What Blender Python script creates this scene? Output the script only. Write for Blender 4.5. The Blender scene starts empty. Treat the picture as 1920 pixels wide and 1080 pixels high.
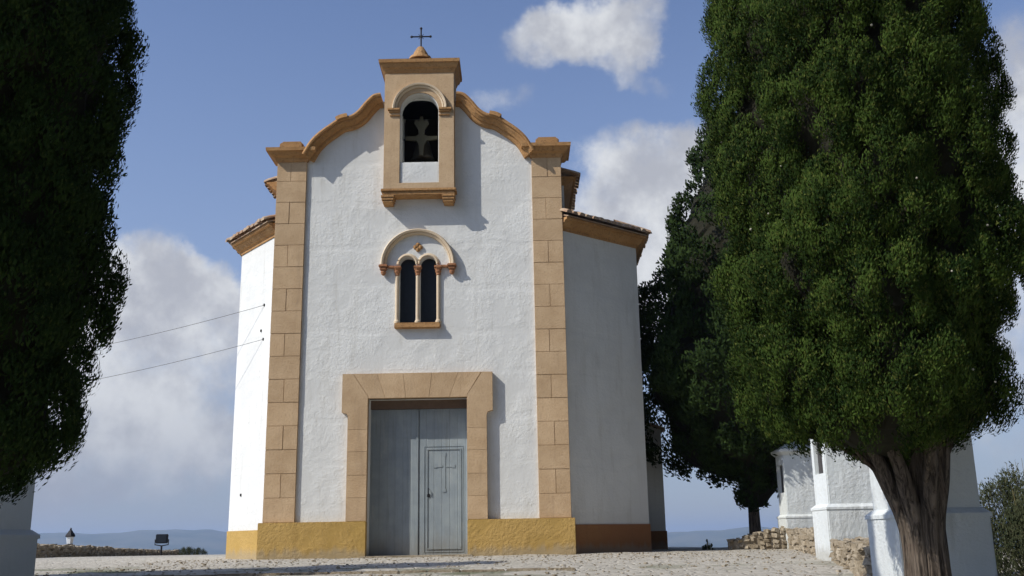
import bpy, bmesh, math, random
import numpy as np
from mathutils import Vector, Matrix, noise as mnoise

# ---------------------------------------------------------------- camera
sc = bpy.context.scene
CAM = np.array([2.468, -25.0, .38]); YAW, PITCH, ROLL, FPX = -.0022, .2455, -.0173, 1878.
_f = np.array([math.sin(YAW)*math.cos(PITCH), math.cos(YAW)*math.cos(PITCH), math.sin(PITCH)])
_r = np.array([math.cos(YAW), -math.sin(YAW), 0.]); _u = np.cross(_r, _f)
_r2 = _r*math.cos(ROLL)+_u*math.sin(ROLL); _u2 = np.cross(_r2, _f)
cd = bpy.data.cameras.new('camera'); cam = bpy.data.objects.new('camera', cd); sc.collection.objects.link(cam)
cd.sensor_width = 36; cd.lens = FPX/1920*36; cd.clip_start = .1; cd.clip_end = 60000
M = Matrix(((_r2[0], _u2[0], -_f[0], CAM[0]), (_r2[1], _u2[1], -_f[1], CAM[1]), (_r2[2], _u2[2], -_f[2], CAM[2]), (0, 0, 0, 1)))
cam.matrix_world = M
sc.camera = cam
def pdir(x, y):
    d = _f+_r2*(x-960)/FPX+_u2*(540-y)/FPX
    return Vector(d/np.linalg.norm(d))

# ---------------------------------------------------------------- light
SUN = Vector((-1, -.50, .98)).normalized()
EXPO = 0.0
sc.view_settings.view_transform = 'Standard'; sc.view_settings.look = 'None'
sc.view_settings.exposure = EXPO; sc.view_settings.gamma = 1
sl = bpy.data.lights.new('sun', 'SUN'); so = bpy.data.objects.new('sun', sl); sc.collection.objects.link(so)
sl.energy = 4.4; sl.angle = math.radians(.5); sl.color = (1, .965, .90)
so.rotation_euler = SUN.to_track_quat('Z', 'Y').to_euler(); so.location = (-40, -20, 40)

w = bpy.data.worlds.new('World'); sc.world = w; w.use_nodes = True
nt = w.node_tree; nt.nodes.clear()
class G:
    """small node-graph helper"""
    def __init__(s, tree): s.t = tree
    def n(s, typ, **kw):
        nd = s.t.nodes.new(typ)
        for k, v in kw.items():
            if k == 'i':
                for a, b in v.items():
                    sock = nd.inputs[a]
                    if isinstance(b, bpy.types.NodeSocket): s.t.links.new(b, sock)
                    else: sock.default_value = b
            else: setattr(nd, k, v)
        return nd
    def m(s, op, *a, clamp=False):
        nd = s.t.nodes.new('ShaderNodeMath'); nd.operation = op; nd.use_clamp = clamp
        for k, b in enumerate(a):
            if isinstance(b, bpy.types.NodeSocket): s.t.links.new(b, nd.inputs[k])
            else: nd.inputs[k].default_value = b
        return nd.outputs[0]
    def vm(s, op, *a):
        nd = s.t.nodes.new('ShaderNodeVectorMath'); nd.operation = op
        for k, b in enumerate(a):
            if isinstance(b, bpy.types.NodeSocket): s.t.links.new(b, nd.inputs[k])
            else: nd.inputs[k].default_value = b
        return nd
    def mix(s, f, a, b, blend='MIX'):
        nd = s.t.nodes.new('ShaderNodeMix'); nd.data_type = 'RGBA'; nd.blend_type = blend
        for sock, b_ in ((nd.inputs[0], f), (nd.inputs[6], a), (nd.inputs[7], b)):
            if isinstance(b_, bpy.types.NodeSocket): s.t.links.new(b_, sock)
            elif isinstance(b_, (tuple, list)): sock.default_value = (*b_[:3], 1)
            else: sock.default_value = b_
        return nd.outputs[2]
    def sstep(s, x, a, b):
        nd = s.t.nodes.new('ShaderNodeMapRange'); nd.interpolation_type = 'SMOOTHSTEP'
        s.t.links.new(x, nd.inputs[0]); nd.inputs[1].default_value = a; nd.inputs[2].default_value = b
        return nd.outputs[0]
    def noise(s, vec, scale, detail=4, rough=.55, dist=0):
        nd = s.n('ShaderNodeTexNoise', i={'Scale': scale, 'Detail': detail, 'Roughness': rough, 'Distortion': dist})
        if vec is not None: s.t.links.new(vec, nd.inputs['Vector'])
        return nd
g = G(nt)
sky = g.n('ShaderNodeTexSky', sky_type='NISHITA', sun_disc=False)
sky.sun_elevation = math.asin(SUN.z); sky.sun_rotation = math.atan2(SUN.x, SUN.y)
sky.altitude = 400; sky.air_density = 1.0; sky.dust_density = .6; sky.ozone_density = 2.5
tc = g.n('ShaderNodeTexCoord'); D = tc.outputs['Generated']
nz = g.noise(D, 7, 7, .62)
dis = g.vm('MULTIPLY', g.vm('SUBTRACT', nz.outputs['Color'], (.5, .5, .5)).outputs[0], (.12, .12, .12)).outputs[0]
DD = g.vm('ADD', D, dis).outputs[0]
# each cloud: centre and half sizes, as bearings on the sky dome; last value = density
clouds = [((1095, 70), 145, 75, 1.0), ((1185, 45), 75, 60, .7), ((1180, 150), 70, 26, .45), ((955, 205), 70, 34, .32),
          ((1290, 300), 190, 95, 1.0), ((1240, 400), 240, 130, 1.0), ((1270, 550), 220, 150, .9), ((1120, 430), 130, 80, .6),
          ((1900, 300), 150, 230, .85), ((1950, 600), 260, 260, .55),
          ((330, 545), 110, 70, 1.0), ((240, 560), 140, 120, .9), ((280, 670), 210, 120, .9), ((350, 800), 150, 60, .8), ((230, 830), 220, 110, .75),
          ((400, 620), 90, 80, .8), ((120, 700), 200, 260, .7)]
tot = None
for (cx, cy), rx, ry, dn in clouds:
    c = pdir(cx, cy); rt = Vector((c.y, -c.x, 0)).normalized(); up = rt.cross(c)
    df = g.vm('SUBTRACT', DD, tuple(c)).outputs[0]
    a = g.m('MULTIPLY', g.vm('DOT_PRODUCT', df, tuple(rt)).outputs[1], 1900/rx)
    b = g.m('MULTIPLY', g.vm('DOT_PRODUCT', df, tuple(up)).outputs[1], 1900/ry)
    front = g.m('GREATER_THAN', g.vm('DOT_PRODUCT', D, tuple(c)).outputs[1], .5)
    e = g.m('ADD', g.m('MULTIPLY', a, a), g.m('MULTIPLY', b, b))
    v = g.m('MULTIPLY', g.m('MULTIPLY', g.sstep(e, 1.5, .0), dn), front)
    tot = v if tot is None else g.m('SUBTRACT', g.m('ADD', tot, v), g.m('MULTIPLY', tot, v))
# bright broken cloud added out of view, behind left, to fill the facade's shade
nb = g.noise(D, 3.2, 8, .6)
sep = g.n('ShaderNodeSeparateXYZ'); nt.links.new(D, sep.inputs[0])
fine = g.noise(D, 16, 6, .62)
amt = g.m('MULTIPLY', g.sstep(g.m('ADD', tot, g.m('MULTIPLY', g.m('SUBTRACT', fine.outputs[0], .5), 1.5)), .05, 1.0), g.sstep(tot, .02, .40))
veil = g.m('MULTIPLY', g.sstep(sep.outputs[2], .60, -.02), .72)
behind = g.m('MULTIPLY', g.sstep(nb.outputs[0], .5, .65), g.m('MULTIPLY', g.sstep(g.vm('DOT_PRODUCT', D, (-.9, -.43, 0)).outputs[1], .1, .6), .7))
amt = g.m('MAXIMUM', amt, behind, clamp=True)
hs = g.n('ShaderNodeHueSaturation', i={'Hue': .5, 'Saturation': .94, 'Value': 1.0, 'Color': sky.outputs[0]})
skyc = g.mix(1.0, hs.outputs[0], (1.24, 1.27, 1.46), 'MULTIPLY')
veilc = g.mix(g.sstep(sep.outputs[2], -.02, .26), (2.4, 2.7, 3.5), (3.2, 3.95, 5.5))
base = g.mix(veil, skyc, veilc)
shade = g.noise(D, 11, 5, .6)
cl = g.mix(g.sstep(shade.outputs[0], .35, .62), (4.5, 4.7, 5.3), (7.4, 7.6, 7.9))
cl2 = g.mix(g.sstep(sep.outputs[2], .19, .0), cl, g.mix(.62, cl, (2.9, 3.15, 3.8)))
col = g.mix(amt, base, cl2)
dim = g.m('SUBTRACT', 1.0, g.m('MULTIPLY', g.sstep(g.vm('DOT_PRODUCT', D, (.78, -.62, 0)).outputs[1], -.10, .35), .80))   # unseen sky at right dimmed, added to deepen shade on the right wall
col = g.vm('SCALE', col); nt.links.new(dim, col.inputs['Scale']); col = col.outputs[0]
glow = g.m('ADD', 1.0, g.m('MULTIPLY', g.sstep(g.vm('DOT_PRODUCT', D, tuple(SUN)).outputs[1], .35, .95), 1.1))   # unseen sky boosted around the sun, added to lift the facade's shade
col = g.vm('SCALE', col); nt.links.new(glow, col.inputs['Scale']); col = col.outputs[0]
bg = g.n('ShaderNodeBackground', i={'Color': col, 'Strength': .1})
wo = g.n('ShaderNodeOutputWorld', i={'Surface': bg.outputs[0]})

# ---------------------------------------------------------------- materials
def material(name, build, rough=.9, spec=.25):
    m = bpy.data.materials.new(name); m.use_nodes = True
    g = G(m.node_tree); b = m.node_tree.nodes['Principled BSDF']
    b.inputs['Roughness'].default_value = rough; b.inputs['Specular IOR Level'].default_value = spec
    tc = g.n('ShaderNodeTexCoord').outputs['Object']
    r = build(g, tc, b)
    if r is not None:
        col, bump = r
        m.node_tree.links.new(col, b.inputs['Base Color'])
        if bump is not None:
            h, st, di = bump
            bn = g.n('ShaderNodeBump', i={'Strength': st, 'Distance': di, 'Height': h})
            m.node_tree.links.new(bn.outputs[0], b.inputs['Normal'])
    return m
def stretch(g, v, s): return g.vm('MULTIPLY', v, s).outputs[0]
def mk_plaster(name, c0, c1, dirt, coat=.5, bands=True):
    def f(g, v, b):
        n1 = g.noise(v, .8, 6, .6); n2 = g.noise(v, 9, 5, .65); n3 = g.noise(stretch(g, v, (6, 6, .7)), 1.0, 5, .6)
        c = g.mix(g.sstep(n1.outputs[0], .35, .65), c0, c1)
        n4 = g.noise(stretch(g, v, (3.2, 3.2, .28)), 1.0, 6, .65); c = g.mix(g.m('MULTIPLY', g.m('MULTIPLY', g.sstep(n4.outputs[0], .50, .72), g.sstep(n1.outputs[0], .42, .6)), .30), c, dirt)
        c = g.mix(g.m('MULTIPLY', g.sstep(n3.outputs[0], .55, .78), .35), c, dirt)
        c = g.mix(g.m('MULTIPLY', g.sstep(n2.outputs[0], .60, .72), .18), c, dirt)
        pits = g.noise(v, 26, 3, .6)
        c = g.mix(g.m('MULTIPLY', g.sstep(pits.outputs[0], .66, .74), .35), c, dirt)
        sp = g.n('ShaderNodeSeparateXYZ'); g.t.links.new(v, sp.inputs[0])
        foot = g.m('MULTIPLY', g.sstep(g.m('ADD', sp.outputs[2], g.m('MULTIPLY', n2.outputs[0], .6)), 1.6, .9), .16)
        c = g.mix(foot, c, dirt)
        c = g.mix(g.m('MULTIPLY', g.sstep(g.m('SUBTRACT', sp.outputs[2], g.m('MULTIPLY', n3.outputs[0], .45)), .06, -.16), .5), c, (.30, .27, .21))   # mud splashed up from the ground
        h = g.m('ADD', g.m('MULTIPLY', g.noise(stretch(g, v, (1, 1, 1.05)), 13, 6, .62).outputs[0], 1.0), g.m('MULTIPLY', g.noise(v, 34, 3, .6).outputs[0], .35))
        if bands:
            wv = g.n('ShaderNodeTexWave', wave_type='BANDS', bands_direction='Z', i={'Vector': v, 'Scale': .28, 'Distortion': 2.0, 'Detail': 4, 'Detail Scale': 1.5})
            h = g.m('ADD', h, g.m('MULTIPLY', g.sstep(wv.outputs['Fac'], .0, .08), .3))
        h = g.m('MULTIPLY', h, g.m('ADD', .35, g.sstep(n1.outputs[0], .38, .62)))
        return c, (h, coat, .04)
    return material(name, f, .95, .1)
M_white = mk_plaster('white_plaster', (.66, .655, .615), (.735, .73, .685), (.43, .40, .33), .30)
M_pier = mk_plaster('pier_plaster', (.62, .65, .63), (.69, .71, .69), (.38, .38, .34), .45, False)
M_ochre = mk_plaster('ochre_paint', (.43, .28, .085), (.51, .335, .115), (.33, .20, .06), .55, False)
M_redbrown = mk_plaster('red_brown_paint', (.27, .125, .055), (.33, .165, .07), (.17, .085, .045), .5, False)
def f(g, v, b):
    n1 = g.noise(v, 1.7, 6, .65); n2 = g.noise(v, 22, 4, .6)
    c = g.mix(g.sstep(n1.outputs[0], .3, .7), (.455, .310, .175), (.555, .395, .235))
    ri = g.n('ShaderNodeNewGeometry').outputs['Random Per Island']; tn = g.m('ADD', .94, g.m('MULTIPLY', ri, .11)); sc_ = g.vm('SCALE', c); g.t.links.new(tn, sc_.inputs['Scale']); c = sc_.outputs[0]
    n3 = g.noise(stretch(g, v, (4, 4, .5)), 1, 5, .65); c = g.mix(g.m('MULTIPLY', g.sstep(n3.outputs[0], .55, .75), .4), c, (.30, .21, .13))
    c = g.mix(g.m('MULTIPLY', g.sstep(n2.outputs[0], .5, .75), .45), c, (.33, .21, .12))
    return c, (n2.outputs[0], .4, .02)
M_stone = material('tan_stone', f)
def f(g, v, b):
    n1 = g.noise(v, 5, 5, .6)
    return g.mix(n1.outputs[0], (.39, .26, .14), (.48, .33, .19)), None
M_joint = material('stone_joint', f)
def f(g, v, b):
    n1 = g.noise(v, 2.2, 6, .65); n2 = g.noise(v, 17, 4, .6)
    c = g.mix(g.sstep(n1.outputs[0], .3, .7), (.37, .195, .075), (.47, .265, .11))
    c = g.mix(g.m('MULTIPLY', g.sstep(n2.outputs[0], .50, .68), .55), c, (.17, .10, .05))
    nrm = g.n('ShaderNodeNewGeometry'); sp = g.n('ShaderNodeSeparateXYZ'); g.t.links.new(nrm.outputs['Normal'], sp.inputs[0])
    c = g.mix(g.m('MULTIPLY', g.sstep(sp.outputs[2], .35, .8), .85), c, (.13, .11, .085))   # lichen on upward faces
    return c, (n2.outputs[0], .5, .03)
M_cornice = material('terracotta_moulding', f)
def f(g, v, b):
    n1 = g.noise(v, 7, 5, .6)
    return g.mix(n1.outputs[0], (.55, .42, .27), (.70, .58, .42)), (n1.outputs[0], .3, .02)
M_cream = material('cream_carved_stone', f)
def f(g, v, b):
    n1 = g.noise(v, 14, 5, .6)
    return g.mix(n1.outputs[0], (.26, .10, .05), (.48, .25, .12)), (n1.outputs[0], .6, .03)
M_capital = material('red_carved_stone', f)
def f(g, v, b):
    n1 = g.noise(v, 4, 5, .6); n2 = g.noise(v, 25, 4, .6)
    c = g.mix(g.sstep(n1.outputs[0], .3, .7), (.33, .19, .11), (.46, .36, .25))
    c = g.mix(g.m('MULTIPLY', g.sstep(n2.outputs[0], .5, .7), .6), c, (.20, .17, .12))
    return c, (n2.outputs[0], .4, .02)
M_tile = material('roof_tile', f)
def f(g, v, b):
    n = g.noise(stretch(g, v, (14, 14, .8)), 1, 5, .6); n2 = g.noise(v, 3, 5, .6)
    c = g.mix(g.sstep(n2.outputs[0], .3, .7), (.235, .27, .285), (.285, .32, .325))
    c = g.mix(g.m('MULTIPLY', g.sstep(n.outputs[0], .52, .75), .5), c, (.17, .185, .18))
    sp = g.n('ShaderNodeSeparateXYZ'); g.t.links.new(v, sp.inputs[0]); n5 = g.noise(stretch(g, v, (5, 5, 1)), 1.3, 6, .7)
    c = g.mix(g.m('MULTIPLY', g.sstep(g.m('ADD', sp.outputs[2], g.m('MULTIPLY', n5.outputs[0], 1.2)), 1.3, .6), .45), c, (.22, .19, .14))
    c = g.mix(g.m('MULTIPLY', g.sstep(n5.outputs[0], .58, .66), .35), c, (.36, .37, .35))
    wv = g.n('ShaderNodeTexWave', wave_type='BANDS', bands_direction='X', i={'Vector': v, 'Scale': 1.6, 'Distortion': .2, 'Detail': 1})
    c = g.mix(g.m('MULTIPLY', g.sstep(wv.outputs['Fac'], .05, .0), .14), c, (.12, .13, .13))
    return c, (g.m('ADD', g.sstep(wv.outputs['Fac'], 0, .06), g.m('MULTIPLY', n.outputs[0], .4)), .5, .012)
M_door = material('grey_door_paint', f, .6, .3)
def flat(name, c, rough=.8, metal=0, var=.25):
    def f(g, v, b):
        b.inputs['Metallic'].default_value = metal
        n1 = g.noise(v, 12, 4, .6)
        return g.mix(n1.outputs[0], tuple(x*(1-var) for x in c), tuple(min(1, x*(1+var)) for x in c)), (n1.outputs[0], .15, .01)
    return material(name, f, rough)
M_iron = flat('dark_iron', (.025, .024, .026), .55, .5)
M_glass = flat('dark_window_glass', (.018, .022, .028), .22, 0, .3)
M_dark = flat('dark_interior', (.035, .022, .018), .95)
M_bronze = flat('bell_bronze', (.04, .034, .024), .45, .6)
M_yoke = flat('pale_yoke_metal', (.085, .075, .045), .6, .2)
M_plaque = flat('dark_niche', (.035, .030, .030), .35)
M_lampglass = flat('milky_lamp_glass', (.75, .77, .78), .3)
M_wire = flat('black_cable', (.10, .10, .105), .6)
def f(g, v, b):
    n1 = g.noise(stretch(g, v, (17, 17, 1.3)), 1.7, 8, .72, .8); n2 = g.noise(v, 3, 5, .6)
    c = g.mix(g.sstep(n1.outputs[0], .36, .62), (.030, .022, .016), (.20, .155, .115))
    c = g.mix(g.m('MULTIPLY', g.sstep(n2.outputs[0], .55, .72), .5), c, (.13, .065, .045))
    return c, (n1.outputs[0], 1.0, .05)
M_lintel = flat('dark_lintel_wood', (.15, .10, .07), .8)
M_twig_shade = flat('inner_twig_shade', (.018, .017, .009), .95, 0, .5)  # twig brown taken near black, painting in the shade between clumps
M_bark = material('stringy_bark', f)
def mk_leaf(name, a, b_, c_, sc1=2.2):
    def f(g, v, b):
        n1 = g.noise(v, sc1, 4, .6); n2 = g.noise(v, 24, 3, .6)
        n3 = g.noise(v, 5.5, 2, .5)
        c = g.mix(g.sstep(g.m('ADD', g.m('MULTIPLY', n1.outputs[0], .45), g.m('MULTIPLY', n3.outputs[0], .55)), .40, .60), a, b_)
        c = g.mix(g.m('MULTIPLY', g.sstep(n2.outputs[0], .54, .66), .75), c, c_)
        b.inputs['Subsurface Weight'].default_value = 0
        return c, None
    return material(name, f, .85, .05)
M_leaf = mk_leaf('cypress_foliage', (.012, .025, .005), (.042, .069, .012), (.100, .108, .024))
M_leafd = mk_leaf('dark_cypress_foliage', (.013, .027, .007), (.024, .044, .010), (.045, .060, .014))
M_leaf2 = mk_leaf('broad_cypress_foliage', (.013, .025, .007), (.026, .045, .011), (.045, .058, .016), 1.2)
M_bush = mk_leaf('shrub_foliage', (.030, .038, .018), (.055, .062, .030), (.11, .105, .06), 6)
M_straw = mk_leaf('dry_stems', (.16, .14, .07), (.24, .20, .10), (.10, .12, .04), 6)
M_cone = flat('pale_cypress_cone', (.36, .33, .25), .8)
def f(g, v, b):
    oi = g.n('ShaderNodeObjectInfo')
    n1 = g.noise(v, 2.6, 6, .7); n2 = g.noise(v, 19, 5, .65)
    c = g.mix(g.sstep(n1.outputs[0], .35, .65), (.24, .19, .125), (.40, .34, .25))
    c = g.mix(g.m('MULTIPLY', g.sstep(n2.outputs[0], .52, .7), .5), c, (.17, .12, .07))
    return c, (n2.outputs[0], .8, .03)
M_rubble = material('rubble_stone', f)
def f(g, v, b):
    n0 = g.noise(v, .5, 5, .6); n1 = g.noise(stretch(g, v, (1, 2.2, 1)), 3.2, 8, .7); n2 = g.noise(v, 28, 4, .65)
    vor = g.n('ShaderNodeTexVoronoi', feature='DISTANCE_TO_EDGE', i={'Vector': v, 'Scale': 3.4})
    c = g.mix(g.sstep(n1.outputs[0], .32, .68), (.34, .31, .25), (.48, .44, .365))
    c = g.mix(g.m('MULTIPLY', g.sstep(n2.outputs[0], .5, .72), .55), c, (.56, .53, .46))
    c = g.mix(g.m('MULTIPLY', g.sstep(vor.outputs['Distance'], .05, .01), .28), c, (.15, .125, .09))
    sp = g.n('ShaderNodeSeparateXYZ'); g.t.links.new(v, sp.inputs[0])
    gr = g.m('MULTIPLY', g.sstep(n0.outputs[0], .50, .62), g.sstep(g.m('SUBTRACT', sp.outputs[1], g.m('MULTIPLY', sp.outputs[0], -.25)), -4.5, -8.))
    c = g.mix(g.m('MULTIPLY', gr, .8), c, (.085, .10, .04))
    # open country beyond the terrace
    far = g.sstep(g.vm('LENGTH', v).outputs[1], 90, 160)
    fl = g.noise(v, .006, 8, .65)
    c = g.mix(far, c, g.mix(g.sstep(fl.outputs[0], .4, .6), (.05, .07, .035), (.16, .15, .09)))
    h = g.m('ADD', g.m('MULTIPLY', g.sstep(vor.outputs['Distance'], .0, .12), .6), g.m('ADD', n1.outputs[0], g.m('MULTIPLY', n2.outputs[0], .4)))
    return c, (h, .7, .04)
M_ground = material('stony_ground', f, .95, .15)
def f(g, v, b):
    fl = g.noise(v, .0035, 8, .65)
    return g.mix(g.sstep(fl.outputs[0], .4, .6), (.035, .055, .03), (.11, .11, .07)), None
M_hill = material('hill_scrub', f, .95, .1)

# ---------------------------------------------------------------- helpers
C = sc.collection
def link(name, bm_or_me, mat, parent=None, smooth=False):
    if isinstance(bm_or_me, bmesh.types.BMesh):
        bmesh.ops.recalc_face_normals(bm_or_me, faces=bm_or_me.faces[:])
        me = bpy.data.meshes.new(name); bm_or_me.to_mesh(me); bm_or_me.free()
    else: me = bm_or_me
    if mat and not me.materials: me.materials.append(mat)
    if smooth: me.polygons.foreach_set('use_smooth', [True]*len(me.polygons))
    o = bpy.data.objects.new(name, me); C.objects.link(o)
    if parent: o.parent = parent
    return o
def tag(o, label, cat, group=None, kind=None):
    if label: o['label'] = label
    if cat: o['category'] = cat
    if group: o['group'] = group
    if kind: o['kind'] = kind
    return o
def thing(name, loc, label, cat, group=None, rz=0):
    o = bpy.data.objects.new(name, None); C.objects.link(o); o.location = loc; o.rotation_euler.z = rz; o.empty_display_size = .3
    return tag(o, label, cat, group)
def box(bm, x0, x1, y0, y1, z0, z1, bev=0):
    r = bmesh.ops.create_cube(bm, size=1)
    for v in r['verts']:
        v.co = Vector((x0+(v.co.x+.5)*(x1-x0), y0+(v.co.y+.5)*(y1-y0), z0+(v.co.z+.5)*(z1-z0)))
    if bev:
        es = list({e for v in r['verts'] for e in v.link_edges})
        bmesh.ops.bevel(bm, geom=es, offset=bev, segments=2, affect='EDGES', clamp_overlap=True)
def prism_xz(bm, pts, y0, y1):
    a = [bm.verts.new((x, y0, z)) for x, z in pts]; b = [bm.verts.new((x, y1, z)) for x, z in pts]
    n = len(pts); bm.faces.new(a); bm.faces.new(b[::-1])
    for i in range(n): bm.faces.new((a[i], b[i], b[(i+1) % n], a[(i+1) % n]))
def prism_xy(bm, pts, z0, z1):
    a = [bm.verts.new((x, y, z0)) for x, y in pts]; b = [bm.verts.new((x, y, z1)) for x, y in pts]
    n = len(pts); bm.faces.new(a[::-1]); bm.faces.new(b)
    for i in range(n): bm.faces.new((a[i], a[(i+1) % n], b[(i+1) % n], b[i]))
def lathe(bm, prof, cx=0, cy=0, cz=0, seg=16):
    rings = []
    for r, z in prof:
        rings.append([bm.verts.new((cx+max(r, 1e-4)*math.cos(2*math.pi*k/seg), cy+max(r, 1e-4)*math.sin(2*math.pi*k/seg), cz+z)) for k in range(seg)])
    for a, b in zip(rings, rings[1:]):
        for k in range(seg): bm.faces.new((a[k], a[(k+1) % seg], b[(k+1) % seg], b[k]))
    bm.faces.new(rings[0][::-1]); bm.faces.new(rings[-1])
def tube(bm, pts, rad, seg=8, lump=0, seed=0):
    pts = [Vector(p) for p in pts]; rings = []
    for i, p in enumerate(pts):
        t = (pts[min(i+1, len(pts)-1)]-pts[max(i-1, 0)]).normalized()
        a = t.orthogonal().normalized() if abs(t.z) > .9 else t.cross(Vector((0, 0, 1))).normalized()
        if i and abs(t.z) > .9: a = (pa-t*pa.dot(t)).normalized()
        pa = a; b = t.cross(a); r = rad[i] if isinstance(rad, (list, tuple)) else rad
        ring = []
        for k in range(seg):
            an = 2*math.pi*k/seg
            rr = r*(1+lump*(mnoise.noise(Vector((math.cos(an)*1.7+seed, math.sin(an)*1.7, p.z*.5)))*1.4+.35*mnoise.noise(Vector((math.cos(an)*5+seed, math.sin(an)*5, p.z*1.3)))))
            ring.append(bm.verts.new(p+a*math.cos(an)*rr+b*math.sin(an)*rr))
        rings.append(ring)
    for a, b in zip(rings, rings[1:]):
        for k in range(seg): bm.faces.new((a[k], a[(k+1) % seg], b[(k+1) % seg], b[k]))
    bm.faces.new(rings[0][::-1]); bm.faces.new(rings[-1])
def sweep_xy(bm, path, prof, closed=False):
    """path: xy points, outward side is to the right of travel; prof: (out, z)"""
    n = len(path); P = [Vector((*p, 0)) for p in path]; rings = []
    for i in range(n):
        d1 = (P[i]-P[i-1]).normalized() if (i > 0 or closed) else (P[1]-P[0]).normalized()
        d2 = (P[(i+1) % n]-P[i]).normalized() if (i < n-1 or closed) else d1
        n1 = Vector((d1.y, -d1.x, 0)); n2 = Vector((d2.y, -d2.x, 0)); m = (n1+n2).normalized(); k = 1/max(.3, m.dot(n1))
        rings.append([bm.verts.new((P[i].x+m.x*o*k, P[i].y+m.y*o*k, z)) for o, z in prof])
    m = len(prof); rng = range(n) if closed else range(n-1)
    for i in rng:
        a, b = rings[i], rings[(i+1) % n]
        for k in range(m): bm.faces.new((a[k], a[(k+1) % m], b[(k+1) % m], b[k]))
    if not closed: bm.faces.new(rings[0]); bm.faces.new(rings[-1][::-1])
def sweep_xz(bm, path, prof, yfront=0.):
    """band along a curve in the facade plane; prof: (distance below the curve, y)"""
    n = len(path); P = [Vector(p) for p in path]; rings = []
    for i in range(n):
        t = (P[min(i+1, n-1)]-P[max(i-1, 0)]).normalized(); nn = Vector((t.y, -t.x))
        if nn.y > 0 and abs(nn.y) > .1: nn = -nn
        if i and nn.dot(pn) < 0: nn = -nn
        pn = nn
        rings.append([bm.verts.new((P[i].x+nn.x*s, y, P[i].y+nn.y*s)) for s, y in prof])
    m = len(prof)
    for a, b in zip(rings, rings[1:]):
        for k in range(m): bm.faces.new((a[k], a[(k+1) % m], b[(k+1) % m], b[k]))
    bm.faces.new(rings[0]); bm.faces.new(rings[-1][::-1])
def boolean(o, cutters):
    for c in cutters:
        md = o.modifiers.new('cut', 'BOOLEAN'); md.operation = 'DIFFERENCE'; md.solver = 'EXACT'; md.object = c
    dg = bpy.context.evaluated_depsgraph_get(); dg.update()
    me = bpy.data.meshes.new_from_object(o.evaluated_get(dg)); o.modifiers.clear()
    old = o.data; o.data = me; bpy.data.meshes.remove(old)
    for c in cutters: d = c.data; bpy.data.objects.remove(c); bpy.data.meshes.remove(d)
def arch_pts(cx, z0, zs, r, n=16, x0=None):
    return [(cx-r, z0)]+[(cx-r*math.cos(math.pi*k/n), zs+r*math.sin(math.pi*k/n)) for k in range(n+1)]+[(cx+r, z0)]
def smooth_path(pts, n=6):
    out = []
    for i in range(len(pts)-1):
        p0, p1, p2, p3 = (Vector(pts[max(i-1, 0)]), Vector(pts[i]), Vector(pts[i+1]), Vector(pts[min(i+2, len(pts)-1)]))
        for k in range(n):
            t = k/n; out.append(tuple(.5*((2*p1)+(-p0+p2)*t+(2*p0-5*p1+4*p2-p3)*t*t+(-p0+3*p1-3*p2+p3)*t**3)))
    out.append(tuple(pts[-1])); return out
rnd = random.Random(5)
def interp(z, prof): return float(np.interp(z, [p[0] for p in prof], [p[1] for p in prof]))

# ---------------------------------------------------------------- ground
PLAT = [(-13, -60), (-14, -12), (-16.0, 13), (-20.3, 44), (-14, 58), (2, 58), (9, 9), (13.5, 4.5), (12.5, -8), (11, -60)]
def sdist(x, y):
    inside = False; d = 1e9; n = len(PLAT)
    for i in range(n):
        x1, y1 = PLAT[i]; x2, y2 = PLAT[(i+1) % n]
        if (y1 > y) != (y2 > y) and x < (x2-x1)*(y-y1)/(y2-y1)+x1: inside = not inside
        t = max(0, min(1, ((x-x1)*(x2-x1)+(y-y1)*(y2-y1))/((x2-x1)**2+(y2-y1)**2)))
        d = min(d, math.hypot(x-x1-t*(x2-x1), y-y1-t*(y2-y1)))
    return -d if inside else d
def gz(x, y):
    z = interp(y, [(-60, -4.2), (-25, -1.25), (-18, -.62), (-14.6, -.36), (-11, -.2), (-7, -.08), (-3, -.02), (0, 0), (14, 0), (44, -.32), (60, -.6)])
    s = sdist(x, y)
    if s > 0: z += max(-170, -(.5*s*s/(s+3)) if s < 300 else -170) if s < 360 else -170
    if s > 600: z += 40*mnoise.noise(Vector((x/1500, y/1500, 3)))
    return z
def axis(fine0, fine1, step, far):
    a = list(np.arange(fine0, fine1, step)); d = step; v = fine1
    while v < far: a.append(v); d *= 1.16; v += d
    v = fine0-step; d = step
    while v > -far: a.insert(0, v); d *= 1.16; v -= d
    return a
xs = axis(-9, 13, .22, 15000); ys = axis(-14.5, 5, .16, 15000)
vt = []; nx = len(xs)
for y in ys:
    for x in xs:
        z = gz(x, y)
        if -12 < x < 15 and -24 < y < 10:
            z += .022*mnoise.noise(Vector((x*1.3, y*1.3, 0)))+.020*mnoise.noise(Vector((x*3.5, y*3.5, 2)))
            if y > -1: z -= 0.0
        vt.append((x, y, z))
fc = [(j*nx+i, j*nx+i+1, (j+1)*nx+i+1, (j+1)*nx+i) for j in range(len(ys)-1) for i in range(nx-1)]
me = bpy.data.meshes.new('ground'); me.from_pydata(vt, [], fc)
tag(link('ground', me, M_ground, smooth=True), None, None, kind='structure')
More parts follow.
